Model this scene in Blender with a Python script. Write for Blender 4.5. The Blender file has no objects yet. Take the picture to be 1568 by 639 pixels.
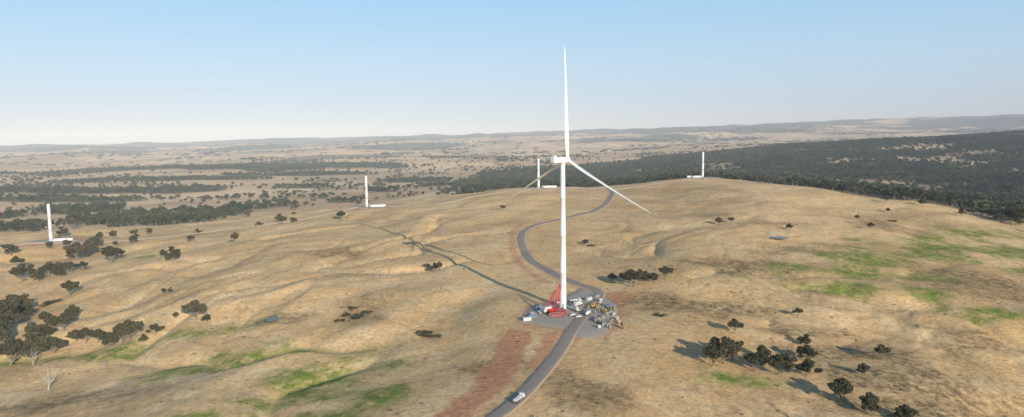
import bpy, math, random, numpy as np, time
from mathutils import Vector, Matrix
t0=time.time()
random.seed(4); rng=np.random.default_rng(7)
# surveyed spot heights (east, north, height in m)
C=[(0,0,-25),(-200,100,-35),(200,100,-30),(0,180,-14),(-1500,600,-40),(1500,600,-20),(-3000,3000,-60),(4000,3000,100),(-6000,5000,-60),(-30000,15000,60),(30000,15000,450),
(-490,420,-35),(-397,406,-35),(-309,396,-32),(-178,369,-22),(-63,338,-10),(-1,326,-6),(70,329,-8),(175,343,-15),(273,353,-28),(347,363,-37),(-420,544,-38),(-357,572,-36),(-174,457,-22),(-89,489,-14),(-16,441,-5),
(88,417,-3),(177,436,-10),(336,437,-22),(40,486,0),(22,516,0),(57,468,0),(63,544,.5),(-532,695,-36),(-351,614,-30),(-315,667,-15),(-171,616,-8),(-82,626,-5),(-44,532,-6),(117,559,2),(227,562,0),(438,574,-9),
(-676,889,-30),(-749,1093,-25),(-468,824,-20),(-306,725,-10),(-148,748,2),(-280,865,0),(-59,723,2),(12,826,7),(-4,931,14),(82,732,6),(202,663,10),(338,677,6),(539,710,-2),(-617,1322,-35),(-316,1153,-5),(-206,1162,4),
(-91,1129,12),(61,969,18),(204,980,20),(356,888,20),(536,902,12),(648,855,0),(189,1344,29),(58,1429,29.5),(454,1615,37),(459,1469,38),(588,1315,32),(705,1191,20),(832,1101,2),(910,1030,-8),(-285,1334,2.5),
(-118,1464,12),(-183,1324,5),(589,2100,-10),(847,1900,-20),(1002,1700,-30),(1200,1600,-40),(265,1900,-5),(72,1800,-5),(-161,2000,-30),(-361,1700,-30),(-575,1800,-45),(-838,1640,-50),(-1125,1500,-50),
(3376,4500,150),(2653,4500,97),(1791,4500,53),(930,4500,-11),(61,4000,-40),(2101,2800,-3),(1383,2800,-11),(579,2800,-35),(5252,7000,90),(3456,7000,50),(-3751,5000,-60),(-1837,5000,-50),(-402,5000,-45),
(-2251,3000,-60),(-1246,3000,-60),(-241,3000,-55),(-7502,10000,-22),(-3675,10000,0),(823,10000,40),(4938,10000,90),(7502,10000,100),(-15005,20000,-20),(-9263,20000,60),(-4287,20000,150),(1646,20000,260),
(9876,20000,500),(15005,20000,560),(-22507,30000,-40),(0,30000,100),(22507,30000,300)]
C=np.array(C,float)
def uv(X,Y):
    r=np.hypot(X,Y); th=np.arctan2(X,Y)
    return np.clip(th,-1.1,1.1)*2.0, np.log(np.maximum(r,150.0))
cu,cv=uv(C[:,0],C[:,1])
ker=lambda a,b,c,d:np.sqrt((a-c)**2+(b-d)**2+0.0064)
A=ker(cu[:,None],cv[:,None],cu[None],cv[None])
n=len(C)
M=np.zeros((n+1,n+1));M[:n,:n]=A;M[:n,n]=1;M[n,:n]=1
W=np.linalg.solve(M,np.append(C[:,2],0))
def base(X,Y):
    u,v=uv(X,Y); z=np.full(X.shape,W[n])
    for i in range(n): z+=W[i]*ker(u,v,cu[i],cv[i])
    th=np.abs(np.arctan2(X,Y)); w=np.clip((th-0.95)/0.8,0,1); w=w*w*(3-2*w)
    return z*(1-w)-30*w
def hsh(ix,iy,s):
    h=(ix.astype(np.int64)*374761393+iy.astype(np.int64)*668265263+s*1442695041)&0xffffffff
    h=((h^(h>>13))*1274126177)&0xffffffff
    h=h^(h>>16)
    return (h&0xffff)/32767.5-1.0
def vn(x,y,s):
    ix=np.floor(x);iy=np.floor(y);fx=x-ix;fy=y-iy
    fx=fx*fx*fx*(fx*(fx*6-15)+10);fy=fy*fy*fy*(fy*(fy*6-15)+10)
    a=hsh(ix,iy,s);b=hsh(ix+1,iy,s);c=hsh(ix,iy+1,s);d=hsh(ix+1,iy+1,s)
    return (a*(1-fx)+b*fx)*(1-fy)+(c*(1-fx)+d*fx)*fy
def fbm(x,y,s,o=4):
    r=0;a=1;t=0
    for i in range(o):
        r=r+a*vn(x*2**i+17.3*i,y*2**i-9.1*i,s+i); t+=a; a*=0.5
    return r/t
def sst(a,b,x):
    t=np.clip((x-a)/(b-a),0,1); return t*t*(3-2*t)
def pdist(X,Y,pl):
    d=np.full(X.shape,1e9)
    for (x0,y0),(x1,y1) in zip(pl[:-1],pl[1:]):
        L=(x1-x0)**2+(y1-y0)**2+1e-9
        t=np.clip(((X-x0)*(x1-x0)+(Y-y0)*(y1-y0))/L,0,1)
        d=np.minimum(d,np.hypot(X-x0-t*(x1-x0),Y-y0-t*(y1-y0)))
    return d
PADS=[(40,512,0,62,130),(-748,1097,-25,34,90),(-284,1330,2.5,34,90),(56,1425,29.5,36,90),(449,1604,37,36,90)]
CORR=[(-30,300),(40,460),(70,560),(15,700),(20,850),(130,1040),(200,1400)]
TRK2=[(-900,1066),(-812,1071),(-736,1074),(-650,1061),(-618,1095),(-585,1134),(-555,1185),(-500,1220),(-430,1245),(-360,1280),(-300,1318)]
def Hf(X,Y):
    r=np.hypot(X,Y)
    z=base(X,Y)
    near=1-sst(1300,2200,r)
    wx=X+60*vn(X/230.,Y/230.,5)+14*vn(X/60.,Y/60.,7); wy=Y+60*vn(X/230.,Y/230.,6)+14*vn(X/60.,Y/60.,8)
    q=(wx*0.86-wy*0.5)/240.; p=(wx*0.5+wy*0.86)/520.
    rid=1-np.abs(fbm(q,p,11,3))*2.2
    leftw=1-sst(-200,150,X)
    gul=1-np.minimum(np.abs(fbm(wx/190.,wy/190.,71,3))*5,1)
    gul2=1-np.minimum(np.abs(fbm(wx/75.,wy/95.,171,3))*5,1)
    calm=1-.75*sst(120,260,X)*sst(560,700,Y)   # the smooth right-hand hilltop
    nz=near*((rid-0.45)*(2.8+6.5*leftw)*calm-gul*gul*4.5*calm-gul2*gul2*2.0*calm*sst(-.2,.3,fbm(X/260.,Y/260.,181,2))+fbm(X/130.,Y/130.,21,6)*7.0)
    mid=sst(1500,3000,r)
    nz=nz+mid*fbm(X/1100.,Y/1100.,31,5)*(18+sst(3000,9000,r)*45)
    far=sst(9000,18000,r)
    nz=nz+far*(1-np.abs(fbm(X/4200.,Y/3000.,41,5))*2.5)*110
    k=0.25+0.75*sst(25,110,pdist(X,Y,CORR))
    k=np.minimum(k,.25+.75*sst(15,90,pdist(X,Y,TRK2)))
    for (x,y,h,a,b) in PADS: k=np.minimum(k,sst(a,b,np.hypot(X-x,Y-y)))
    z=z+nz*k
    for (x,y,h,a,b) in PADS:
        w=1-sst(a*0.85,a*1.4,np.hypot(X-x,Y-y)); z=z*(1-w)+h*w
    return z
def H1(x,y): return float(Hf(np.array([float(x)]),np.array([float(y)]))[0])
# ---------------- plan of the site (metres)
P={}
P['road']=[(-17,317),(-5,335),(6,357),(19,391),(30,423),(38,451),(46,478),(56,509),(67,543),(73,570),(68,585),(58,601),(46,628),(33,672),(21,711),(14,765),(11,835),(16,883),(32,918),(60,949),(97,994),(129,1044),(160,1137),(190,1284),(199,1398)]
P['cut']=[(62,972),(14,934),(2,887),(-1,809),(4,721),(15,668),(30,615)]
P['redtrack']=[(-44,305),(-32,330),(-17,362),(-10,391),(-5,418),(2,453)]
P['redtrack2']=[(11,396),(22,429),(27,452)]
P['pad']=[(4,484),(15,528),(34,544),(66,591),(77,546),(80,515),(61,449),(43,446),(34,463)]
P['track2']=TRK2
P['track3']=[(-260,1325),(-233,1319),(-126,1260),(-55,1310),(8,1373),(56,1385),(132,1430),(197,1403)]
P['track4']=[(200,1353),(280,1414),(360,1465),(420,1493),(445,1580)]
P['ponds']=[(-195,541),(302,766)]
TR=[(130,410,16),(154,464,10),(158,423,10),(159,399,12),(187,425,11),(218,510,7),(181,363,14),(146,403,11),(126,416,12),(102,584,14),(110,587,13),(136,599,11),(90,607,7),(86,794,6),(267,875,9),(285,880,7),(343,838,8),(449,849,9),(468,918,7),(655,988,11),(713,1005,14),(717,991,16),(714,967,21),(711,948,23),(702,1017,12),(-79,682,8),(-73,676,9),(-297,1186,15),(-436,1271,12),(-395,963,12),(-14,1067,8),(-271,573,16),(-258,564,7),(-295,586,6),(-465,705,16),(-413,820,18),(-451,871,9),(-590,916,23),(-603,963,24),(-513,860,21),(-518,891,12),(-565,819,17),(-556,825,14),(-585,800,21),(-563,799,11),(-551,841,12),(-574,958,13),(-535,915,10),(-464,612,33),(-439,569,28),(-495,662,20),(-493,678,16),(-389,537,22),(-393,584,15),(-361,562,13),(-350,561,11),(-324,550,17),(-318,553,17),(-401,584,12),(-408,619,13),(-504,648,27),(-398,525,19),(-400,570,12),(-907,1279,21),(-790,1188,16),(-874,1348,28),(-930,1303,28),(-88,698,5),(-353,679,4),(-338,663,4),(660,1144,15),
(-340,556,9),(-331,546,12),(-372,568,10),(-420,598,12),(-450,600,15),(-470,640,16),(-430,556,20),(-304,548,7),(-384,552,12),(-412,572,14),(-620,1010,12),(-480,1010,10),(-640,870,14),(-700,1150,13),(-660,1180,12),(-520,1120,10),(-440,1180,9),(200,455,8),(238,430,9),(212,402,7),(600,1090,9),(560,1010,7),(640,1060,10),
(138,420,12),(121,403,13),(167,412,9),(176,398,10),(190,352,11),(205,345,9),(118,596,9),(124,592,8),(-378,548,13),(-300,560,9),(-540,800,12),(-530,830,11),(-610,930,13),(690,960,13),(700,985,11),(725,975,14),(684,1010,9)]
DE=[(-327,465,21),(147,338,12),(-311,505,8),(-379,524,15),(-227,745,7),(-223,574,7),(-111,580,7),(108,587,11)]
BU=[(-63,490,4),(-127,540,4),(110,496,3),(-137,546,3),(-121,549,3),(-135,561,3),(519,928,4),(-476,683,5),(-468,685,5),(91,785,3),(-69,497,3),(-56,484,3),(-138,529,3)]
GR=[(523,766,109,56),(346,694,39,38),(282,587,61,17),(378,527,35,18),(-112,430,37,28),(-132,385,33,10),(-253,545,41,11),(-127,407,23,32),(-343,532,61,14),(606,877,50,35),(-69,373,21,21),(356,576,27,17),(138,386,22,10),(-480,911,17,37),(-150,350,60,16),(560,680,60,40),(-200,470,60,18),(330,640,70,26),(420,720,80,30)]
BR=[(238,392,41,31),(413,612,52,73),(-202,792,37,26),(-129,551,21,30),(-62,497,11,17),(103,543,41,19),(159,519,59,21),(223,442,67,17),(-184,546,31,11),(-18,404,23,22),(39,353,20,26),(218,480,32,12),(354,885,50,21),(481,882,42,45),(230,365,60,18),(-300,430,60,20),(330,470,50,30),(200,640,70,26),(300,720,50,20)]
# ---------------- helpers
col=bpy.context.scene.collection
def mesh_obj(name,co,faces,mats=(),midx=None,smooth=False,parent=None,link=True):
    me=bpy.data.meshes.new(name)
    co=np.asarray(co,dtype=np.float32)
    if isinstance(faces,np.ndarray):
        k=faces.shape[1]
        me.vertices.add(len(co)); me.vertices.foreach_set('co',co.ravel())
        me.loops.add(faces.size); me.loops.foreach_set('vertex_index',faces.ravel().astype(np.int32))
        me.polygons.add(len(faces)); me.polygons.foreach_set('loop_start',np.arange(0,faces.size,k,dtype=np.int32))
        me.update(calc_edges=True)
    else: me.from_pydata([tuple(map(float,c)) for c in co],[],faces); me.update()
    for m in mats: me.materials.append(m)
    if midx is not None: me.polygons.foreach_set('material_index',np.asarray(midx,dtype=np.int32))
    if smooth: me.polygons.foreach_set('use_smooth',np.ones(len(me.polygons),bool))
    ob=bpy.data.objects.new(name,me)
    if link: col.objects.link(ob)
    if parent: ob.parent=parent
    return ob
class NT:
    def __init__(s,name):
        s.m=bpy.data.materials.new(name); s.m.use_nodes=True; s.t=s.m.node_tree
        s.b=s.t.nodes['Principled BSDF']
        s.b.inputs['Specular IOR Level'].default_value=0.1; s.b.inputs['Roughness'].default_value=.95
        s.pos=s.t.nodes.new('ShaderNodeNewGeometry').outputs['Position']
    def noise(s,scale,detail=4,rough=.55,vec=None,dist=0):
        k=s.t.nodes.new('ShaderNodeTexNoise');k.inputs['Scale'].default_value=scale;k.inputs['Detail'].default_value=detail;k.inputs['Roughness'].default_value=rough;k.inputs['Distortion'].default_value=dist
        s.t.links.new(vec or s.pos,k.inputs['Vector']);return k.outputs['Fac']
    def rng(s,v,a,b,c=0,d=1):
        k=s.t.nodes.new('ShaderNodeMapRange');s.l(v,k.inputs[0]);
        for i,x in enumerate((a,b,c,d)): k.inputs[1+i].default_value=x
        return k.outputs[0]
    def l(s,a,b):
        if hasattr(a,'links'): s.t.links.new(a,b)
        else: b.default_value=a
    def math(s,op,a,b):
        k=s.t.nodes.new('ShaderNodeMath');k.operation=op;s.l(a,k.inputs[0]);s.l(b,k.inputs[1]);return k.outputs[0]
    def mix(s,f,a,b,mode='MIX'):
        k=s.t.nodes.new('ShaderNodeMix');k.data_type='RGBA';k.blend_type=mode
        s.l(f,k.inputs[0])
        for v,i in ((a,6),(b,7)):
            if isinstance(v,tuple): v=tuple(v)+(1,)
            s.l(v,k.inputs[i])
        return k.outputs[2]
    def attr(s,n):
        k=s.t.nodes.new('ShaderNodeAttribute');k.attribute_name=n;return k.outputs['Fac']
    def bump(s,h,st,dist):
        k=s.t.nodes.new('ShaderNodeBump');k.inputs['Strength'].default_value=st;k.inputs['Distance'].default_value=dist
        s.l(h,k.inputs['Height']);s.t.links.new(k.outputs[0],s.b.inputs['Normal'])
    def base(s,c):
        if isinstance(c,tuple): c=c+(1,)
        s.l(c,s.b.inputs['Base Color'])
def simple(name,c,rough=.6,spec=.3,var=.12,sc=1.5,metal=0):
    k=NT(name); nn=k.noise(sc,5)
    a=tuple(x*(1-var) for x in c); b=tuple(min(1,x*(1+var)) for x in c)
    k.base(k.mix(nn,a,b)); k.b.inputs['Roughness'].default_value=rough;k.b.inputs['Specular IOR Level'].default_value=spec;k.b.inputs['Metallic'].default_value=metal
    return k.m
white=simple('white_paint',(.8,.8,.79),.4,.4,.03,.3)
offw=simple('container_paint',(.60,.60,.58),.5,.3,.08)
red=simple('red_paint',(.5,.03,.03),.5,.3)
yellow=simple('yellow_paint',(.55,.33,.05),.5,.3)
orange=simple('orange_paint',(.48,.20,.07),.5,.3)
blue=simple('blue_grey_paint',(.16,.22,.30),.5,.3)
dark=simple('dark_rubber',(.04,.04,.042),.8,.2)
steel=simple('steel',(.3,.3,.3),.5,.4)
glass=simple('dark_glass',(.03,.04,.05),.15,.6)
timber=simple('timber',(.3,.2,.1),.9,.1)
# ground material
k=NT('dry_grass')
n1=k.noise(1/170.,5);n2=k.noise(1/28.,6,.65);n3=k.noise(.30,6,.7);n4=k.noise(1.3,3,.6);n5=k.noise(1/60.,5,.65);n6=k.noise(1/9.,5,.7)
c=k.mix(k.rng(n1,.35,.65),(.82,.53,.235),(.98,.68,.34))
c=k.mix(k.rng(n2,.45,.7,0,.7),c,(.99,.78,.46))
c=k.mix(k.rng(n5,.50,.66,0,.6),c,(.64,.42,.20))
c=k.mix(k.rng(n6,.50,.72,0,.6),c,(.50,.34,.17))
br=k.attr('brown'); c=k.mix(k.math('MULTIPLY',br,k.rng(k.noise(.16,6,.75),.36,.60,.2,.95)),c,(.21,.155,.08))
gr=k.attr('green'); c=k.mix(k.math('MULTIPLY',gr,k.rng(k.noise(1/11.,6,.7),.34,.56,.1,1)),c,(.22,.29,.05))
mp=k.t.nodes.new('ShaderNodeMapping');mp.inputs['Rotation'].default_value=(0,0,.35);mp.inputs['Scale'].default_value=(1/520.,1/800.,0);k.t.links.new(k.pos,mp.inputs[0])
vo=k.t.nodes.new('ShaderNodeTexVoronoi');vo.distance='CHEBYCHEV';vo.inputs['Scale'].default_value=1;k.t.links.new(mp.outputs[0],vo.inputs['Vector'])
sp=k.t.nodes.new('ShaderNodeSeparateColor');k.t.links.new(vo.outputs['Color'],sp.inputs[0])
fc=k.mix(sp.outputs[0],(.72,.48,.26),(.97,.70,.40))
fc=k.mix(k.rng(sp.outputs[1],.82,.88,0,.5),fc,(.42,.34,.20))
fc=k.mix(k.rng(k.noise(1/260.,5,.65),.50,.66,0,.5),fc,(.36,.28,.16))
c=k.mix(k.attr('plain'),c,fc)
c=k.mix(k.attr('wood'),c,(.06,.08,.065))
di=k.attr('dirt'); c=k.mix(k.math('MULTIPLY',di,k.rng(n6,.3,.6,.7,1)),c,k.mix(k.rng(n3,.3,.7),(.66,.28,.14),(.60,.33,.19)))
m1=k.rng(n3,.25,.75,.60,1.25); m2=k.rng(n4,.25,.75,.82,1.14)
mm=k.math('MULTIPLY',m1,m2)
cmb=k.t.nodes.new('ShaderNodeCombineColor')
for i in range(3): k.l(mm,cmb.inputs[i])
c=k.mix(1.0,c,cmb.outputs[0],'MULTIPLY')
k.base(c); k.b.inputs['Specular IOR Level'].default_value=0
k.bump(k.math('ADD',n3,k.math('MULTIPLY',n4,.4)),.65,1.2)
ground_m=k.m
# ---------------- ground
na,nr=800,950
th=np.concatenate([np.linspace(-math.pi,-0.76,60,endpoint=False),np.linspace(-0.76,0.76,na),np.linspace(0.76,math.pi,61)[1:-1]])
r=np.exp(np.linspace(math.log(40),math.log(45000),nr))
T,R=np.meshgrid(th,r); X=(R*np.sin(T)).ravel();Y=(R*np.cos(T)).ravel(); Z=Hf(X,Y)
nt=len(th); i=np.arange(nr-1)[:,None]*nt; j=np.arange(nt)[None]; j2=(j+1)%nt
f=np.stack([i+j,i+j2,i+nt+j2,i+nt+j],-1).reshape(-1,4)[:,::-1]
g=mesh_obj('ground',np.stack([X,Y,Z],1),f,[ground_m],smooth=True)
def setattr_(nm,v):
    a=g.data.attributes.new(nm,'FLOAT','POINT'); a.data.foreach_set('value',v.astype(np.float32))
RR=np.hypot(X,Y)
nw=fbm(X/25.,Y/25.,90,4); nw2=fbm(X/8.,Y/8.,95,2)
def ell(L):
    v=np.zeros(X.shape)
    for (x,y,a,b) in L:
        d=np.hypot((X-x)/a,(Y-y)/b); v=np.maximum(v,1-sst(.3,1.45,d+nw*1.1))
    return v
setattr_('green',ell(GR)); setattr_('brown',np.clip(ell(BR)*.85+(.24+.25*sst(0,300,X))*sst(-.1,.45,fbm(X/120.,Y/120.,55,4))*(RR<1500),0,1))
dirt=.6*(1-sst(2,6,pdist(X,Y,P['cut'])+nw2*3))
dirt=np.maximum(dirt,1.0*(1-sst(7,13,pdist(X,Y,P['redtrack'])+nw2*3+nw*4)))
dirt=np.maximum(dirt,.85*(1-sst(3,6,pdist(X,Y,P['redtrack2'])+nw2*3)))
dirt=np.maximum(dirt,.35*(1-sst(5,10,pdist(X,Y,P['road'])+nw2*3)))
dirt=np.maximum(dirt,.9*(1-sst(9,18,np.hypot(X-86,(Y-556))+nw*8)))
pp=P['pad']+[P['pad'][0]]
dirt=np.maximum(dirt,.7*(1-sst(2,9,pdist(X,Y,pp)+nw2*4)))
for q in PADS[1:]: dirt=np.maximum(dirt,.8*(1-sst(38,60,np.hypot((X-q[0]-8)*.8,(Y-q[1])*1.0)+nw*8)))
setattr_('dirt',dirt)
setattr_('plain',sst(1500,2100,RR+(X>0)*300))
def forest_mask(x,y):
    bt=x/y; rr=np.hypot(x,y)
    nn=fbm(x/420.,y/420.,77,4)
    nearb=np.interp(bt,[-.08,.044,.207,.446,.75,.97],[2400,1980,1780,1500,1200,1050])
    farb=np.interp(bt,[-.08,.207,.398,.75,.97],[3300,4800,5400,5900,5900])
    m=sst(-.09,-.023,bt+nn*.057)*sst(-80,80,rr-nearb+nn*160)*(1-sst(-200,200,rr-farb+nn*900))
    clear=sst(.23,.33,fbm(x/330.,y/260.,88,4))
    m=m*(1-.9*clear)
    def e(cx,cy,a,b,rot):
        dx=x-cx;dy=y-cy;c_=math.cos(rot);s_=math.sin(rot)
        return 1-sst(.6,1.15,np.hypot((dx*c_+dy*s_)/a,(-dx*s_+dy*c_)/b)+nn*1.2)
    for q in [(-850,1620,230,260,.3),(-700,1950,170,170,0),(-1750,2750,420,110,.1),(-620,2200,80,130,0),(-1900,3500,400,60,.1),(-1550,2300,200,60,.2),(-250,2700,150,60,0),(-420,3300,180,60,0),(-1100,3900,300,70,.1),(-450,2450,100,70,.3),(-150,2250,100,60,-.3),(-1250,1950,110,120,0),(-60,3300,220,80,0),(-900,2900,160,50,.4),(-120,1900,60,50,0),(-1100,1480,100,100,0),(-1350,1750,110,80,0),(-1000,1380,70,60,0),(-480,2000,70,50,0)]:
        m=np.maximum(m,e(*q))
    hill=sst(3800,4600,rr)*(1-sst(7000,8500,rr))*sst(.10,.24,fbm(x/900.,y/600.,66,4))*(bt<-.02)
    return np.maximum(m,hill)
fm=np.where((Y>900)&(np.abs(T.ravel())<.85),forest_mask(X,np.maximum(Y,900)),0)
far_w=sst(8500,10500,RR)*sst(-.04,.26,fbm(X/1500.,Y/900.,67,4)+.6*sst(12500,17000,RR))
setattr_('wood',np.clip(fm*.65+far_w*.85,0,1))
print('ground',time.time()-t0)
# ---------------- roads
def smooth_pl(pl,step):
    p=np.array(pl,float); o=[]
    q=np.vstack([2*p[0]-p[1],p,2*p[-1]-p[-2]])
    for a in range(len(p)-1):
        p0,p1,p2,p3=q[a:a+4]; m=max(2,int(np.hypot(*(p2-p1))/step))
        for t in np.arange(m)/m:
            o.append(.5*((2*p1)+(-p0+p2)*t+(2*p0-5*p1+4*p2-p3)*t*t+(-p0+3*p1-3*p2+p3)*t**3))
    o.append(p[-1]); return np.array(o)
def road(name,pl,w,lift,mat,matsh,step=3,sh=1.8):
    c=smooth_pl(pl,step)
    for _ in range(3): c[1:-1]=(c[:-2]+2*c[1:-1]+c[2:])/4
    d=np.gradient(c,axis=0); d/=np.linalg.norm(d,axis=1)[:,None]; nrm=np.stack([d[:,1],-d[:,0]],1)
    offs=[-w/2-sh,-w/2,-w/4,0,w/4,w/2,w/2+sh]; lf=[-.4,lift,lift+.06,lift+.1,lift+.06,lift,-.4]
    V=[]
    for o_,l_ in zip(offs,lf):
        jit=np.zeros(len(c)) if abs(o_)<w/2 else .45*fbm(np.arange(len(c))*.4,np.full(len(c),o_),3,3)
        pt=c+nrm*(o_+jit)[:,None]
        V.append(np.column_stack([pt,Hf(pt[:,0],pt[:,1])+l_]))
    V=np.stack(V,1); nn,kk=V.shape[:2]
    F_=[];mi=[]
    for a in range(nn-1):
        for b in range(kk-1):
            F_.append((a*kk+b,a*kk+b+1,(a+1)*kk+b+1,(a+1)*kk+b)[::-1]); mi.append(1 if b in(0,kk-2) else 0)
    mesh_obj(name,V.reshape(-1,3),np.array(F_),[mat,matsh],mi,True)
def gravel(name,a1,a2,a3,s1=.12,s2=2.5):
    k=NT(name);a=k.noise(s1,5);b=k.noise(s2,5,.7)
    cc=k.mix(a,a1,a2);cc=k.mix(k.rng(b,.35,.75),cc,a3);k.base(cc);k.bump(b,.35,.15);return k.m
roadm=gravel('road_gravel',(.30,.26,.21),(.40,.35,.29),(.28,.245,.20))
shm=gravel('road_shoulder',(.60,.43,.26),(.46,.37,.26),(.64,.45,.26),.2,1.5)
padm=gravel('pad_gravel',(.32,.28,.23),(.45,.40,.33),(.50,.43,.34),.06,.9)
palem=gravel('pale_track',(.56,.48,.39),(.66,.56,.44),(.60,.50,.39),.05,.5)
road('access_road',P['road'],8.5,.5,roadm,shm)
road('farm_track',P['track2'],9,1.6,palem,shm,6,3)
road('farm_track',P['track3'],7,1.5,palem,shm,6,3)
road('farm_track',P['track4'],7,1.5,palem,shm,6,3)
def pad(name,poly,lift,mat,jit=1.2):
    c=smooth_pl(list(poly)+[poly[0]],4)[:-1]; cen=c.mean(0)
    for a in range(len(c)): c[a]+= (c[a]-cen)/np.linalg.norm(c[a]-cen)*random.uniform(-jit,jit)*.5
    rings=[1.04,1.0,.8,.6,.4,.2,.02]; V=[];m=len(c)
    for ri,q in enumerate(rings):
        pt=cen+(c-cen)*q; V.append(np.column_stack([pt,Hf(pt[:,0],pt[:,1])+(lift if ri else -.3)]))
    V=np.vstack(V); F_=[]
    for a in range(len(rings)-1):
        for b in range(m): F_.append((a*m+b,a*m+(b+1)%m,(a+1)*m+(b+1)%m,(a+1)*m+b))
    mesh_obj(name,V,np.array(F_),[mat],None,True)
pad('crane_pad_gravel',P['pad'],.3,padm)
for (x,y,h,a,b) in PADS[1:]:
    pl=[(x+5+30*math.cos(t)*random.uniform(.85,1.1)*1.2,y-4+24*math.sin(t)*random.uniform(.85,1.1)) for t in np.linspace(0,2*math.pi,10,endpoint=False)]
    pad('crane_pad_gravel',pl,.6,padm)
k=NT('pond_water');k.base((.16,.16,.14));k.b.inputs['Roughness'].default_value=.3;k.b.inputs['Specular IOR Level'].default_value=.3;k.bump(k.noise(.8,3),.2,.05);wat=k.m
for (x,y),(a,b) in zip(P['ponds'],[(5,7),(11,9)]):
    z=max(H1(x+dx,y+dy) for dx in(-a,0,a) for dy in (-b,0,b))+.1
    V=[(x,y,z)]+[(x+a*math.cos(t)*random.uniform(.85,1.15),y+b*math.sin(t)*random.uniform(.85,1.15),z) for t in np.linspace(0,2*math.pi,20,endpoint=False)]
    mesh_obj('pond',V,[(0,1+i,1+(i+1)%20) for i in range(20)],[wat])
# ---------------- primitives
def empty(name,loc,rz=0):
    e=bpy.data.objects.new(name,None);e.location=loc;e.rotation_euler=(0,0,rz);e.empty_display_size=.1;col.objects.link(e);return e
def box(par,name,c,s,mat,bev=.06,rot=None,taper=None):
    x,y,z=[q/2 for q in s]
    V=[(-x,-y,-z),(x,-y,-z),(x,y,-z),(-x,y,-z),(-x,-y,z),(x,-y,z),(x,y,z),(-x,y,z)]
    if taper: V=[(a*(taper if cc_>0 else 1),b,cc_) for a,b,cc_ in V]
    ob=mesh_obj(name,V,[(3,2,1,0),(4,5,6,7),(0,1,5,4),(1,2,6,5),(2,3,7,6),(3,0,4,7)],[mat],parent=par)
    ob.location=c
    if rot: ob.rotation_euler=rot
    if bev:
        m=ob.modifiers.new('b','BEVEL');m.width=bev;m.segments=2
    return ob
def tube(pts,rad,n=8,caps=True):
    V=[];F_=[]
    pts=[Vector(p) for p in pts]
    for i_,p in enumerate(pts):
        d=(pts[min(i_+1,len(pts)-1)]-pts[max(i_-1,0)]).normalized()
        u=Vector((0,0,1)).cross(d).normalized() if abs(d.z)<.99 else Vector((1,0,0))
        w_=d.cross(u)
        for a in range(n):
            t=2*math.pi*a/n; V.append(tuple(p+(u*math.cos(t)+w_*math.sin(t))*rad[i_]))
    for i_ in range(len(pts)-1):
        for a in range(n): F_.append((i_*n+a,i_*n+(a+1)%n,(i_+1)*n+(a+1)%n,(i_+1)*n+a))
    if caps: F_.append(tuple(range(n))[::-1]); F_.append(tuple((len(pts)-1)*n+a for a in range(n)))
    return V,F_
def merge(L):
    V=[];F_=[]
    for v,f_ in L:
        o=len(V);V+=list(v);F_+=[tuple(q+o for q in ff) for ff in f_]
    return V,F_
def tub(par,name,pts,rad,mat,n=16,smooth=True):
    if not hasattr(rad,'__len__'): rad=[rad]*len(pts)
    v,f_=tube(pts,rad,n); return mesh_obj(name,v,f_,[mat],None,smooth,parent=par)
def lattice(par,name,a,b,w,mat,seg=None,r_=.12,w2=None):
    a=Vector(a);b=Vector(b);d=(b-a);L=d.length;d.normalize();w2=w2 or w
    u=Vector((0,0,1)).cross(d); u=u.normalized() if u.length>.05 else Vector((1,0,0)); v=d.cross(u)
    seg=seg or max(3,int(L/w)); parts=[];cs=[(1,1),(1,-1),(-1,-1),(-1,1)]
    def P_(t,c_): 
        ww=(w*(1-t)+w2*t)/2*(min(1,.35+6*min(t,1-t))); return a+d*L*t+u*c_[0]*ww+v*c_[1]*ww
    for c_ in cs: parts.append(tube([P_(t,c_) for t in np.linspace(0,1,seg+1)],[r_]*(seg+1),4))
    for i_ in range(seg):
        for q in range(4):
            parts.append(tube([P_(i_/seg,cs[q]),P_((i_+1)/seg,cs[(q+1)%4])],[r_*.6]*2,4))
    V,F_=merge(parts); return mesh_obj(name,V,F_,[mat],parent=par)
# ---------------- turbine
def blade_mesh(L):
    secs=[(0,1.5,1.5,0),(.03,1.5,1.5,0),(.1,1.9,1.3,.05),(.2,2.3,.9,.25),(.3,2.05,.7,.35),(.5,1.5,.45,.4),(.7,1.05,.30,.4),(.85,.75,.2,.4),(.95,.5,.12,.4),(.99,.25,.06,.4),(1,.05,.02,.4)]
    V=[];N=20
    for (t,ch,tk,sh) in secs:
        bend=2.2*t*t
        for a in range(N):
            q=2*math.pi*a/N; x=ch*math.cos(q); 
            y=tk*math.sin(q)*(1 if t<.05 else (.55+.45*math.cos(q)*.9)) ; x-=sh*ch*.8
            V.append((x,y+bend,t*L))
    F_=[]
    for s_ in range(len(secs)-1):
        for a in range(N): F_.append((s_*N+a,s_*N+(a+1)%N,(s_+1)*N+(a+1)%N,(s_+1)*N+a))
    F_.append(tuple(range(N))[::-1]);F_.append(tuple((len(secs)-1)*N+a for a in range(N)))
    return V,F_
wt=empty('wind_turbine',(39.,521.,0.))
zz=[0,.6,.601,28,28.05,28.4,28.45,57,57.05,57.4,57.45,86,86.05,86.4,86.45,112.6]
def rt(z): return 2.6-(2.6-1.75)*z/112.6
rr_=[3.2,3.2,rt(0),rt(28),rt(28)+.06,rt(28)+.06,rt(28),rt(57),rt(57)+.06,rt(57)+.06,rt(57),rt(86),rt(86)+.06,rt(86)+.06,rt(86),rt(112.6)]
tub(wt,'tower',[(0,0,z) for z in zz],rr_,white,48)
box(wt,'tower_door',(-.3,-2.6,2.6),(1.0,.2,2.3),steel,.05)
box(wt,'door_stairs',(-.3,-3.8,.8),(1.6,2.2,1.4),steel,.05)
yaw=math.radians(47)
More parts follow.
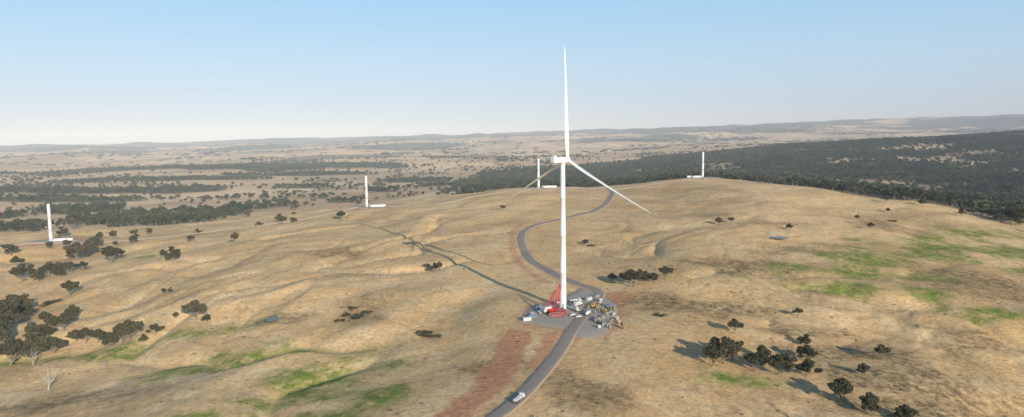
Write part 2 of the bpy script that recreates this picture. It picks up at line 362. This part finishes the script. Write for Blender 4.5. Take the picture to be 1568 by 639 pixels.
nac=empty('nacelle_assembly',(0,0,115));nac.parent=wt;nac.rotation_euler=(0,0,-yaw)
box(nac,'nacelle',(0,-4.2,.2),(4.2,15,4.2),white,.5)
box(nac,'nacelle_cooler',(0,-9.6,3.0),(3.8,2.6,1.4),white,.15)
box(nac,'nacelle_roof_rail',(0,-2.5,2.5),(2.6,5,.25),offw,.05)
tub(nac,'yaw_ring',[(0,0,-3),(0,0,-1.8)],[1.8,2.0],white,32)
tub(nac,'spinner',[(0,3.2,0),(0,3.8,0),(0,6.4,0),(0,7.6,0),(0,8.2,0)],[1.9,2.35,2.25,1.3,.2],white,24)
bv,bf=blade_mesh(86)
for i_,ang in enumerate((90,-26,206)):
    o=mesh_obj('blade_%d'%(i_+1),bv,bf,[white],None,True,parent=nac)
    o.matrix_local=Matrix.Translation((0,5.2,0))@Matrix.Rotation(math.radians(90-ang),4,'Y')@Matrix.Rotation(math.radians(92),4,'Z')
for (x,y,h,a,b),side in zip(PADS[1:],(1,1,1,-1)):
    e=empty('unfinished_turbine_tower',(x,y,h+.5))
    tub(e,'tower',[(0,0,z) for z in (0,.7,.71,20,20.05,20.5,20.55,40,40.05,40.5,40.55,60,60.3)],[3.2,3.2,2.6,2.5,2.6,2.6,2.45,2.35,2.45,2.45,2.3,2.2,2.0],white,32)
    box(e,'tower_door',(0,-2.6,2.8),(1,.2,2.3),steel,.04)
    q=empty('turbine_components',(x+side*18,y-6,h+.5),random.uniform(-.1,.1))
    tub(q,'tower_section',[(-12*side,0,2.7),(10*side,0,2.7)],[2.2,2.1],white,24)
    tub(q,'rotor_blade',[(-10,-6,1.8),(-4,-6,1.9),(8,-6,1.7),(16,-6,1.5)],[1.2,1.5,.8,.3],white,12)
    box(q,'nacelle',(15*side,2,2.6),(9,4.2,4.2),white,.4)
    tub(q,'rotor_hub',[(6*side,6,.4),(6*side,6,1.6),(6*side,6,3.4),(6*side,6,4.2)],[1.6,2,1.8,.7],white,16)
    for t in (-9,8): box(q,'cradle_%d'%(t+10),(t,0,.45),(1,4.6,.9),steel,.05)
# ---------------- crane and site vehicles
def pos(x,y,l=.32): return (x,y,H1(x,y)+l)
cr=empty('crawler_crane',pos(29,505),math.radians(28))
for s_ in (-1,1):
    box(cr,'track_frame',(0,s_*3.3,.8),(9.6,.9,.9),red,.1)
    pr=[( -5,.55),(-4.6,.1),(4.6,.1),(5,.55),(5,1.1),(4.6,1.5),(-4.6,1.5),(-5,1.1)]
    V=[(a,s_*3.3-.6,b) for a,b in pr]+[(a,s_*3.3+.6,b) for a,b in pr]
    mesh_obj('crawler_track',V,[tuple(range(8)),tuple(range(15,7,-1))]+[(i_,i_+8,(i_+1)%8+8,(i_+1)%8) for i_ in range(8)],[dark],parent=cr)
box(cr,'carbody',(0,0,1.4),(5,5.6,1.2),red,.1)
tub(cr,'slew_ring',[(0,0,1.9),(0,0,2.4)],1.8,steel,24)
box(cr,'superstructure',(-1.5,0,3.2),(10,3.2,1.7),red,.12)
box(cr,'engine_house',(-3.2,.2,4.6),(5,3,1.6),white,.12)
box(cr,'counterweight',(-7,0,3.7),(2.2,6.4,3.0),offw,.1)
box(cr,'cab',(3.2,-2.3,3.5),(2.2,1.5,2.2),red,.12)
box(cr,'cab_glass',(3.5,-2.3,3.8),(2.0,1.55,1.2),glass,.05)
lattice(cr,'main_boom',(3.5,0,3.2),(9,2,21),2.4,red,9,.2,1.8)
lattice(cr,'mast',(-5.5,0,4.2),(5,1,17),1.9,red,8,.17,1.3)
tub(cr,'pendant_line',[(5,1,17),(9,2,21)],.08,steel,6)
tub(cr,'backstay_line',[(-7,0,5),(5,1,17)],.1,steel,6)
tub(cr,'hoist_line',[(9,2,21),(9.2,2,7)],.07,steel,6)
box(cr,'hook_block',(9.2,2,6.4),(.7,.5,1.3),yellow,.1)
lb=empty('lattice_boom_sections',pos(33,494),math.radians(18))
for a,(yy,z_) in enumerate(((0,1.2),(3,1.2),(1.5,3.5))): lattice(lb,'boom_section_%d'%a,(-6,yy,z_),(6,yy,z_),2.1,red if a!=1 else offw,6,.13)
lattice(lb,'boom_section_3',(8,5,1.2),(9,17,1.2),2.1,red,6,.13)
def wheel(par,x,y,r_=.5,w_=.35):
    tub(par,'wheel',[(x,y-w_/2,r_),(x,y+w_/2,r_)],r_,dark,14); tub(par,'wheel_rim',[(x,y-w_/2-.01,r_),(x,y+w_/2+.01,r_)],r_*.5,steel,10)
def truck(name,loc,rz,body,load):
    e=empty(name,loc,rz)
    box(e,'chassis',(0,0,.95),(9,1.0,.3),steel,.03)
    box(e,'cab',(3.6,0,2.0),(1.9,2.4,2.1),body,.18)
    box(e,'windscreen',(4.5,0,2.45),(.14,2.1,.85),glass,.04)
    box(e,'side_windows',(3.9,0,2.45),(.8,2.44,.7),glass,.03)
    box(e,'bonnet',(4.9,0,1.35),(1.0,2.1,1.1),body,.2)
    box(e,'bumper',(5.5,0,.8),(.25,2.4,.5),steel,.05)
    if load=='box': box(e,'cargo_body',(-1.2,0,2.6),(7.0,2.5,2.9),offw,.08)
    elif load=='flat':
        box(e,'tray',(-1.2,0,1.3),(7.2,2.5,.25),steel,.03); box(e,'headboard',(2.3,0,1.9),(.12,2.4,1.1),steel,.03)
        for q in range(3): box(e,'pallet_load_%d'%q,(-3.6+q*2.2,0,1.9),(1.7,2.0,.95),(offw,offw,white)[q],.05)
    elif load=='tank': tub(e,'water_tank',[(-4.7,0,2.3),(-4.5,0,2.3),(2.1,0,2.3),(2.3,0,2.3)],[.9,1.2,1.2,.9],white,20)
    elif load=='crane':
        box(e,'deck',(-1,0,1.5),(8,2.6,.7),body,.1);box(e,'turret',(-2.2,0,2.6),(3.4,2.2,1.5),body,.12)
        tub(e,'telescopic_boom',[(-4,0.3,3.7),(1,0.3,4.1),(1.01,.3,4.1),(6.5,0.3,4.6)],[.55,.5,.4,.32],body,8)
    for x in (4.2,-1.2,-2.5,-3.8):
        for y in (-1.05,1.05): wheel(e,x,y)
    return e
truck('white_truck',pos(2.5,344,.65),math.radians(62),white,'flat')
truck('box_truck',pos(51,526),math.radians(55),white,'box')
truck('water_truck',pos(56,498),math.radians(70),offw,'tank')
truck('mobile_crane',pos(47,511),math.radians(120),offw,'crane')
truck('white_truck',pos(50,540),math.radians(20),offw,'flat')
truck('white_truck',pos(70,534),math.radians(80),white,'flat')
def excavator(loc,rz):
    e=empty('excavator',loc,rz)
    for s_ in(-1,1):
        pr=[(-2.1,.4),(-1.8,.05),(1.8,.05),(2.1,.4),(2.1,.7),(1.8,.95),(-1.8,.95),(-2.1,.7)]
        V=[(a,s_*1.2-.3,b) for a,b in pr]+[(a,s_*1.2+.3,b) for a,b in pr]
        mesh_obj('track',V,[tuple(range(8)),tuple(range(15,7,-1))]+[(i_,i_+8,(i_+1)%8+8,(i_+1)%8) for i_ in range(8)],[dark],parent=e)
    box(e,'house',(-.6,0,1.75),(3.6,2.6,1.2),yellow,.15);box(e,'counterweight',(-2.4,0,1.7),(.7,2.5,1.1),dark,.15)
    box(e,'cab',(.7,.8,2.5),(1.5,1.0,1.6),yellow,.1);box(e,'cab_glass',(.8,.8,2.7),(1.45,1.04,.9),glass,.04)
    tub(e,'boom',[(1,-.2,1.9),(2.8,-.2,4.4),(5.2,-.2,4.0)],[.35,.38,.25],yellow,6,False)
    tub(e,'stick',[(5.1,-.2,4.3),(6.3,-.2,1.4)],[.28,.2],yellow,6,False)
    box(e,'bucket',(6.0,-.2,.8),(1.1,1.2,.9),steel,.1,taper=.6)
excavator(pos(62,520),.6); excavator(pos(70,505),2.4)
def container(x,y,rz,mat,L=6.1,name='shipping_container'):
    e=empty(name,pos(x,y),rz)
    box(e,'body',(0,0,1.35),(L,2.4,2.5),mat,.05)
    for q in np.arange(-L/2+.4,L/2-.2,.6):
        for s_ in(-1,1): box(e,'rib',(q,s_*1.215,1.35),(.2,.06,2.2),mat,.02)
    box(e,'doors',(L/2+.02,0,1.35),(.05,2.1,2.2),steel,.01)
for a in [(10,484,.3,offw),(14,492,.3,blue),(60,480,1.4,steel),(66,488,1.4,steel),(62,545,.9,offw),(20,520,1.1,steel),(64,470,1.35,steel),(74,520,1.2,blue),(69,553,.9,steel)]: container(*a)
def pallet(x,y,mat):
    e=empty('pallet_stack',pos(x,y),random.uniform(0,3))
    for q in range(3): box(e,'pallet_%d'%q,(0,0,.1+q*.75),(2.4,1.2,.15),timber,.02); box(e,'load_%d'%q,(0,0,.48+q*.75),(2.2,1.1,.55),mat,.04)
for a in range(26):
    pallet(random.uniform(56,77),random.uniform(460,520),random.choice([timber,timber,orange,offw,steel,steel,steel,dark]))
def pickup(x,y,rz,mat=white):
    e=empty('pickup_truck',pos(x,y),rz)
    box(e,'body',(0,0,.8),(5.1,1.85,.7),mat,.15);box(e,'cab',(.35,0,1.4),(2.3,1.65,.75),mat,.15,taper=.75)
    box(e,'cab_windows',(.35,0,1.42),(2.1,1.69,.45),glass,.05,taper=.8);box(e,'tray',(-1.65,0,1.17),(1.7,1.6,.1),dark,.02)
    for xx in(-1.6,1.6):
        for yy in(-.8,.8): wheel(e,xx,yy,.38,.26)
for a in [(44,497,.5),(48,492,.5),(20,505,2.),(35,535,.2),(75,497,1.2),(14,500,1.0)]: pickup(*a)
print('objects',time.time()-t0)
# ---------------- vegetation
def leafm(name,a,b,big=None):
    k=NT(name); oi=k.t.nodes.new('ShaderNodeObjectInfo').outputs['Random']
    c=k.mix(oi,a,b); c=k.mix(k.rng(k.noise(.9,3),.35,.65,0,.6),c,tuple(x*.55 for x in a))
    if big: c=k.mix(k.rng(k.noise(1/190.,4,.6),.45,.65,0,.7),c,big)
    k.base(c)
    k.b.inputs['Roughness'].default_value=.7; return k.m
leaf=leafm('eucalyptus_leaves',(.075,.078,.036),(.135,.122,.065))
fleaf=leafm('forest_leaves',(.036,.053,.026),(.098,.105,.048),(.13,.14,.065))
bleaf=leafm('shrub_leaves',(.07,.072,.035),(.14,.12,.06))
bark=simple('bark',(.26,.22,.17),.9,.1,.3); deadm=simple('dead_wood',(.42,.38,.32),.9,.1,.2)
def quads(cen,rad,N,size,R_):
    d=R_.normal(size=(N,3)); d/=np.linalg.norm(d,axis=1)[:,None]; p=cen+d*(R_.random((N,1))**.45)*rad
    u=R_.normal(size=(N,3)); u/=np.linalg.norm(u,axis=1)[:,None]; w_=R_.normal(size=(N,3)); w_-=u*(u*w_).sum(1)[:,None]; w_/=np.linalg.norm(w_,axis=1)[:,None]
    s_=size*(.6+.8*R_.random((N,1)))
    V=np.stack([p-u*s_-w_*s_*.6,p+u*s_-w_*s_*.6,p+u*s_+w_*s_*.6,p-u*s_+w_*s_*.6],1).reshape(-1,3)
    return V,np.arange(4*N).reshape(N,4)
def tree_mesh(name,seed,lm,nleaf=105,size=.32,wide=1.0,dead=False):
    R_=np.random.default_rng(seed); rd=random.Random(seed); parts=[];
    lean=(rd.uniform(-.6,.6),rd.uniform(-.6,.6)); th_=rd.uniform(1.5,2.6)
    tr=[(0,0,-.6),(0,0,0.3),(lean[0]*.5,lean[1]*.5,th_*.6),(lean[0],lean[1],th_)]
    parts.append(tube(tr,[.42,.34,.27,.22],7)); cl=[]
    nl=rd.randint(7,9)
    for a in range(nl):
        an=2*math.pi*(a+rd.uniform(-.3,.3))/nl; ro=rd.uniform(1.6,3.6)*wide if a else .5; zt=rd.uniform(3.6,8.4) if a else 8.7
        s_=Vector(tr[3]); e_=Vector((lean[0]+ro*math.cos(an),lean[1]+ro*math.sin(an),zt)); mid_=s_.lerp(e_,.5)+Vector((ro*.15*math.cos(an),ro*.15*math.sin(an),-.3))
        parts.append(tube([s_,mid_,e_],[.17,.11,.04],5))
        cl.append((e_,rd.uniform(1.2,1.9))); cl.append((mid_.lerp(e_,.5)+Vector((rd.uniform(-.8,.8),rd.uniform(-.8,.8),.4)),rd.uniform(1.0,1.5)))
        if dead or rd.random()<.6:
            e2=mid_+Vector((rd.uniform(-1.5,1.5),rd.uniform(-1.5,1.5),rd.uniform(.8,2))); parts.append(tube([mid_,e2],[.08,.03],4)); cl.append((e2,rd.uniform(.8,1.2)))
    V,F_=merge(parts); nb=len(F_); V=np.array(V)
    F_=[tuple(x) for x in F_]
    if not dead:
        for c_,q in cl:
            v,f_=quads(np.array(c_),np.array([q,q,q*.7]),int(nleaf*q),size,R_); f_=f_+len(V); V=np.vstack([V,v]); F_+= [tuple(x) for x in f_]
    mi=[0]*nb+[1]*(len(F_)-nb)
    return mesh_obj(name,V,F_,[deadm if dead else bark,lm],mi,link=False).data
TM=[tree_mesh('eucalyptus',s,leaf,wide=w_) for s,w_ in ((1,1),(2,1.2),(3,.9),(5,1.35),(8,1.1),(9,1.0))]
DM=[tree_mesh('dead_tree',s,leaf,dead=True) for s in (11,12,14)]
def shrub_mesh(seed,lm,n_=60):
    R_=np.random.default_rng(seed)
    parts=[tube([(0,0,-.2),(random.uniform(-.8,.8),random.uniform(-.8,.8),.9)],[.06,.03],4) for _ in range(4)]
    V,F_=merge(parts);nb=len(F_);V=np.array(V)
    for a in range(7):
        c_=np.array([R_.uniform(-1.3,1.3),R_.uniform(-1.3,1.3),R_.uniform(.35,1.1)]);v,f_=quads(c_,np.array([.8,.8,.55]),n_,.14,R_);f_=f_+len(V);V=np.vstack([V,v]);F_+=[tuple(x) for x in f_]
    return mesh_obj('shrub',V,F_,[bark,lm],[0]*nb+[1]*(len(F_)-nb),link=False).data
SM=[shrub_mesh(s,bleaf) for s in(1,2,3)]
def place(name,me,x,y,s_,sx=1):
    o=bpy.data.objects.new(name,me);o.location=(x,y,H1(x,y)-.1);o.rotation_euler=(0,0,random.uniform(0,6.28));o.scale=(s_*sx,s_*sx,s_);col.objects.link(o)
for (x,y,h) in TR: place('eucalyptus_tree',random.choice(TM),x,y,min(max(h,5.5),22)/9.0,random.uniform(1.0,1.35))
for (x,y,h) in DE: place('dead_tree',random.choice(DM),x,y,h/10.)
for (x,y,h) in BU: place('shrub',random.choice(SM),x,y,max(h,1.5)/2.4,2.3)
def proto(name,objs):
    c_=bpy.data.collections.new(name)
    for o in objs: c_.objects.link(o)
    return c_
def far_tree(seed,ncl,n_,size,spread,lm):
    R_=np.random.default_rng(seed);tv,tf=tube([(0,0,-1),(0,0,5)],[.5,.25],4);V=np.array(tv);F_=[tuple(x) for x in tf];nb=len(F_)
    for a in range(ncl):
        an=R_.uniform(0,6.28);ro=spread*R_.random()**.5
        c_=np.array([ro*math.cos(an),ro*math.sin(an),R_.uniform(4.0,8.5)]);v,f_=quads(c_,np.array([2.2,2.2,1.5]),n_,size,R_);f_=f_+len(V);V=np.vstack([V,v]);F_+=[tuple(x) for x in f_]
    return mesh_obj('far_tree_%d'%seed,V,F_,[bark,lm],[0]*nb+[1]*(len(F_)-nb),link=False)
pf=proto('forest_tree_prototypes',[far_tree(s,7,26,.85,3.6,fleaf) for s in range(20,25)])
ps=proto('paddock_tree_prototypes',[far_tree(s,7,40,.6,3.2,leaf) for s in range(30,35)])
def tuss(s):
    me=shrub_mesh(40+s,bleaf,14); return bpy.data.objects.new('tussock_%d'%s,me)
pg=proto('tussock_prototypes',[tuss(s) for s in range(3)])
def scatter(name,pts,scl,collection):
    N=len(pts); ob=mesh_obj(name,pts,[])
    me=ob.data
    a=me.attributes.new('scl','FLOAT_VECTOR','POINT');a.data.foreach_set('vector',np.asarray(scl,np.float32).ravel())
    rt_=np.zeros((N,3),np.float32);rt_[:,2]=rng.random(N)*6.28
    a=me.attributes.new('rot','FLOAT_VECTOR','POINT');a.data.foreach_set('vector',rt_.ravel())
    a=me.attributes.new('idx','INT','POINT');a.data.foreach_set('value',rng.integers(0,len(collection.objects),N).astype(np.int32))
    ng=bpy.data.node_groups.new(name+'_nodes','GeometryNodeTree')
    ng.interface.new_socket('Geometry',in_out='INPUT',socket_type='NodeSocketGeometry');ng.interface.new_socket('Geometry',in_out='OUTPUT',socket_type='NodeSocketGeometry')
    gi=ng.nodes.new('NodeGroupInput');go=ng.nodes.new('NodeGroupOutput');ci=ng.nodes.new('GeometryNodeCollectionInfo');ip=ng.nodes.new('GeometryNodeInstanceOnPoints')
    ci.inputs['Collection'].default_value=collection;ci.inputs['Separate Children'].default_value=True;ci.inputs['Reset Children'].default_value=True
    def na_(nm,tp):
        q=ng.nodes.new('GeometryNodeInputNamedAttribute');q.data_type=tp;q.inputs['Name'].default_value=nm
        return next(o for o in q.outputs if o.enabled and o.name=='Attribute')
    L_=ng.links.new
    L_(gi.outputs[0],ip.inputs['Points']);L_(ci.outputs[0],ip.inputs['Instance']);ip.inputs['Pick Instance'].default_value=True
    L_(na_('idx','INT'),ip.inputs['Instance Index']);L_(na_('scl','FLOAT_VECTOR'),ip.inputs['Scale'])
    er=ng.nodes.new('FunctionNodeEulerToRotation');L_(na_('rot','FLOAT_VECTOR'),er.inputs[0]);L_(er.outputs[0],ip.inputs['Rotation'])
    L_(ip.outputs[0],go.inputs[0])
    md=ob.modifiers.new('scatter','NODES');md.node_group=ng
    return ob
def cand(r0,r1,a0,a1,spacing):
    area=(a1-a0)*(r1*r1-r0*r0)/2; N=int(area/spacing**2)
    r_=np.sqrt(rng.random(N)*(r1*r1-r0*r0)+r0*r0); t_=a0+(a1-a0)*rng.random(N)
    return r_*np.sin(t_),r_*np.cos(t_),r_
x,y,r_=cand(1050,6000,-.72,.78,15)
m_=rng.random(len(x))<forest_mask(x,y)*.97
m_&=pdist(x,y,TRK2)>22
x,y,r_=x[m_],y[m_],r_[m_]; s_=(.8+1.3*rng.random(len(x))**1.5)*(1+.1*sst(2500,5000,r_))
scatter('forest',np.column_stack([x,y,Hf(x,y)]),np.column_stack([s_*1.15,s_*1.15,s_*1.05]),pf)
x,y,r_=cand(1150,6500,-.72,.78,36)
den=.04+.65*sst(.12,.34,fbm(x/300.,y/300.,101,4))+.35*(1-sst(0,.035,np.abs(fbm(x/900.,y/900.,111,3))))
crest=(r_<1950)&(x>-380)
m_=(rng.random(len(x))<den)&(~crest)
for q in PADS: m_&=np.hypot(x-q[0],y-q[1])>75
m_&=pdist(x,y,P['track2'])>25
x,y,r_=x[m_],y[m_],r_[m_]; s_=(.8+1.0*rng.random(len(x)))*(1+.2*sst(2500,6000,r_))
scatter('paddock_trees',np.column_stack([x,y,Hf(x,y)]),np.column_stack([s_*1.4,s_*1.4,s_]),ps)
x,y,r_=cand(6500,16000,-.72,.78,110)
den=.03+.6*sst(.06,.34,fbm(x/1100.,y/800.,121,4))
m_=rng.random(len(x))<den; x,y,r_=x[m_],y[m_],r_[m_]; s_=1.2+.9*rng.random(len(x))
scatter('distant_woods',np.column_stack([x,y,Hf(x,y)]),np.column_stack([s_*4,s_*4,s_*.9]),pf)
x,y,r_=cand(250,900,-.72,.72,4.0)
nn=fbm(x/45.,y/45.,131,4)
bm=np.zeros(x.shape)
for (a,b,c_,d_) in BR+GR: bm=np.maximum(bm,1-sst(.3,1.3,np.hypot((x-a)/c_,(y-b)/d_)+nn*.7))
den=.03+.14*sst(.1,.5,nn)+.16*bm
m_=(rng.random(len(x))<den)&(pdist(x,y,P['road'])>9)&(np.hypot(x-42,y-505)>62)
x,y=x[m_],y[m_]; s_=.2+.45*rng.random(len(x))**2
scatter('grass_tussocks',np.column_stack([x,y,Hf(x,y)]),np.column_stack([s_*1.3,s_*1.3,s_]),pg)
print('veg',len(x),time.time()-t0)
# ---------------- haze, light, sky, camera
b=box(None,'atmospheric_haze',(0,0,300),(84000,84000,1000),white,0)
hm=bpy.data.materials.new('haze');hm.use_nodes=True;nt_=hm.node_tree;nt_.nodes.clear()
o=nt_.nodes.new('ShaderNodeOutputMaterial');v=nt_.nodes.new('ShaderNodeVolumeScatter');v.inputs['Density'].default_value=5.2e-5;v.inputs['Anisotropy'].default_value=-.28
v.inputs['Color'].default_value=(.76,.88,1,1)
nt_.links.new(v.outputs[0],o.inputs['Volume']);b.data.materials[0]=hm
el=math.radians(17);az=math.radians(153)
d=Vector((math.sin(az)*math.cos(el),math.cos(az)*math.cos(el),math.sin(el)))
L=bpy.data.lights.new('sun','SUN');L.energy=5;L.angle=math.radians(.5);L.color=(1,.89,.73)
lo=bpy.data.objects.new('sun',L);lo.rotation_euler=d.to_track_quat('Z','Y').to_euler();col.objects.link(lo)
w=bpy.data.worlds.new('World');bpy.context.scene.world=w;w.use_nodes=True
wt_=w.node_tree
s=wt_.nodes.new('ShaderNodeTexSky');s.sky_type='NISHITA';s.sun_disc=False;s.sun_elevation=el;s.sun_rotation=az;s.altitude=300;s.ozone_density=3.5;s.dust_density=.4
# thin haze layer of the lower sky
tc=wt_.nodes.new('ShaderNodeTexCoord');se=wt_.nodes.new('ShaderNodeSeparateXYZ');wt_.links.new(tc.outputs['Generated'],se.inputs[0])
cr_=wt_.nodes.new('ShaderNodeValToRGB');cr_.color_ramp.elements[0].position=0;cr_.color_ramp.elements[0].color=(.59,.66,.80,1);cr_.color_ramp.elements[1].position=.26;cr_.color_ramp.elements[1].color=(.27,.64,.97,1)
e_=cr_.color_ramp.elements.new(.10);e_.color=(.51,.72,.92,1)
wt_.links.new(se.outputs['Z'],cr_.inputs[0])
mu=wt_.nodes.new('ShaderNodeVectorMath');mu.operation='SCALE';mu.inputs['Scale'].default_value=6.5;wt_.links.new(cr_.outputs[0],mu.inputs[0])
mr=wt_.nodes.new('ShaderNodeMapRange');mr.inputs[1].default_value=.18;mr.inputs[2].default_value=.45;mr.inputs[3].default_value=.88;mr.inputs[4].default_value=0;wt_.links.new(se.outputs['Z'],mr.inputs[0])
mxx=wt_.nodes.new('ShaderNodeMix');mxx.data_type='RGBA';wt_.links.new(mr.outputs[0],mxx.inputs[0]);wt_.links.new(s.outputs[0],mxx.inputs[6]);wt_.links.new(mu.outputs[0],mxx.inputs[7])
wt_.links.new(mxx.outputs[2],wt_.nodes['Background'].inputs[0]);wt_.nodes['Background'].inputs[1].default_value=.15
cd=bpy.data.cameras.new('camera');cd.lens=24;cd.sensor_width=36;cd.clip_end=100000
co=bpy.data.objects.new('camera',cd);col.objects.link(co)
co.matrix_world=Matrix.Translation((0,0,131))@Matrix.Rotation(math.radians(90-5.765),4,'X')@Matrix.Rotation(-math.radians(.6),4,'Z')
sc=bpy.context.scene
sc.camera=co
sc.view_settings.view_transform='Standard'
sc.view_settings.look='None'
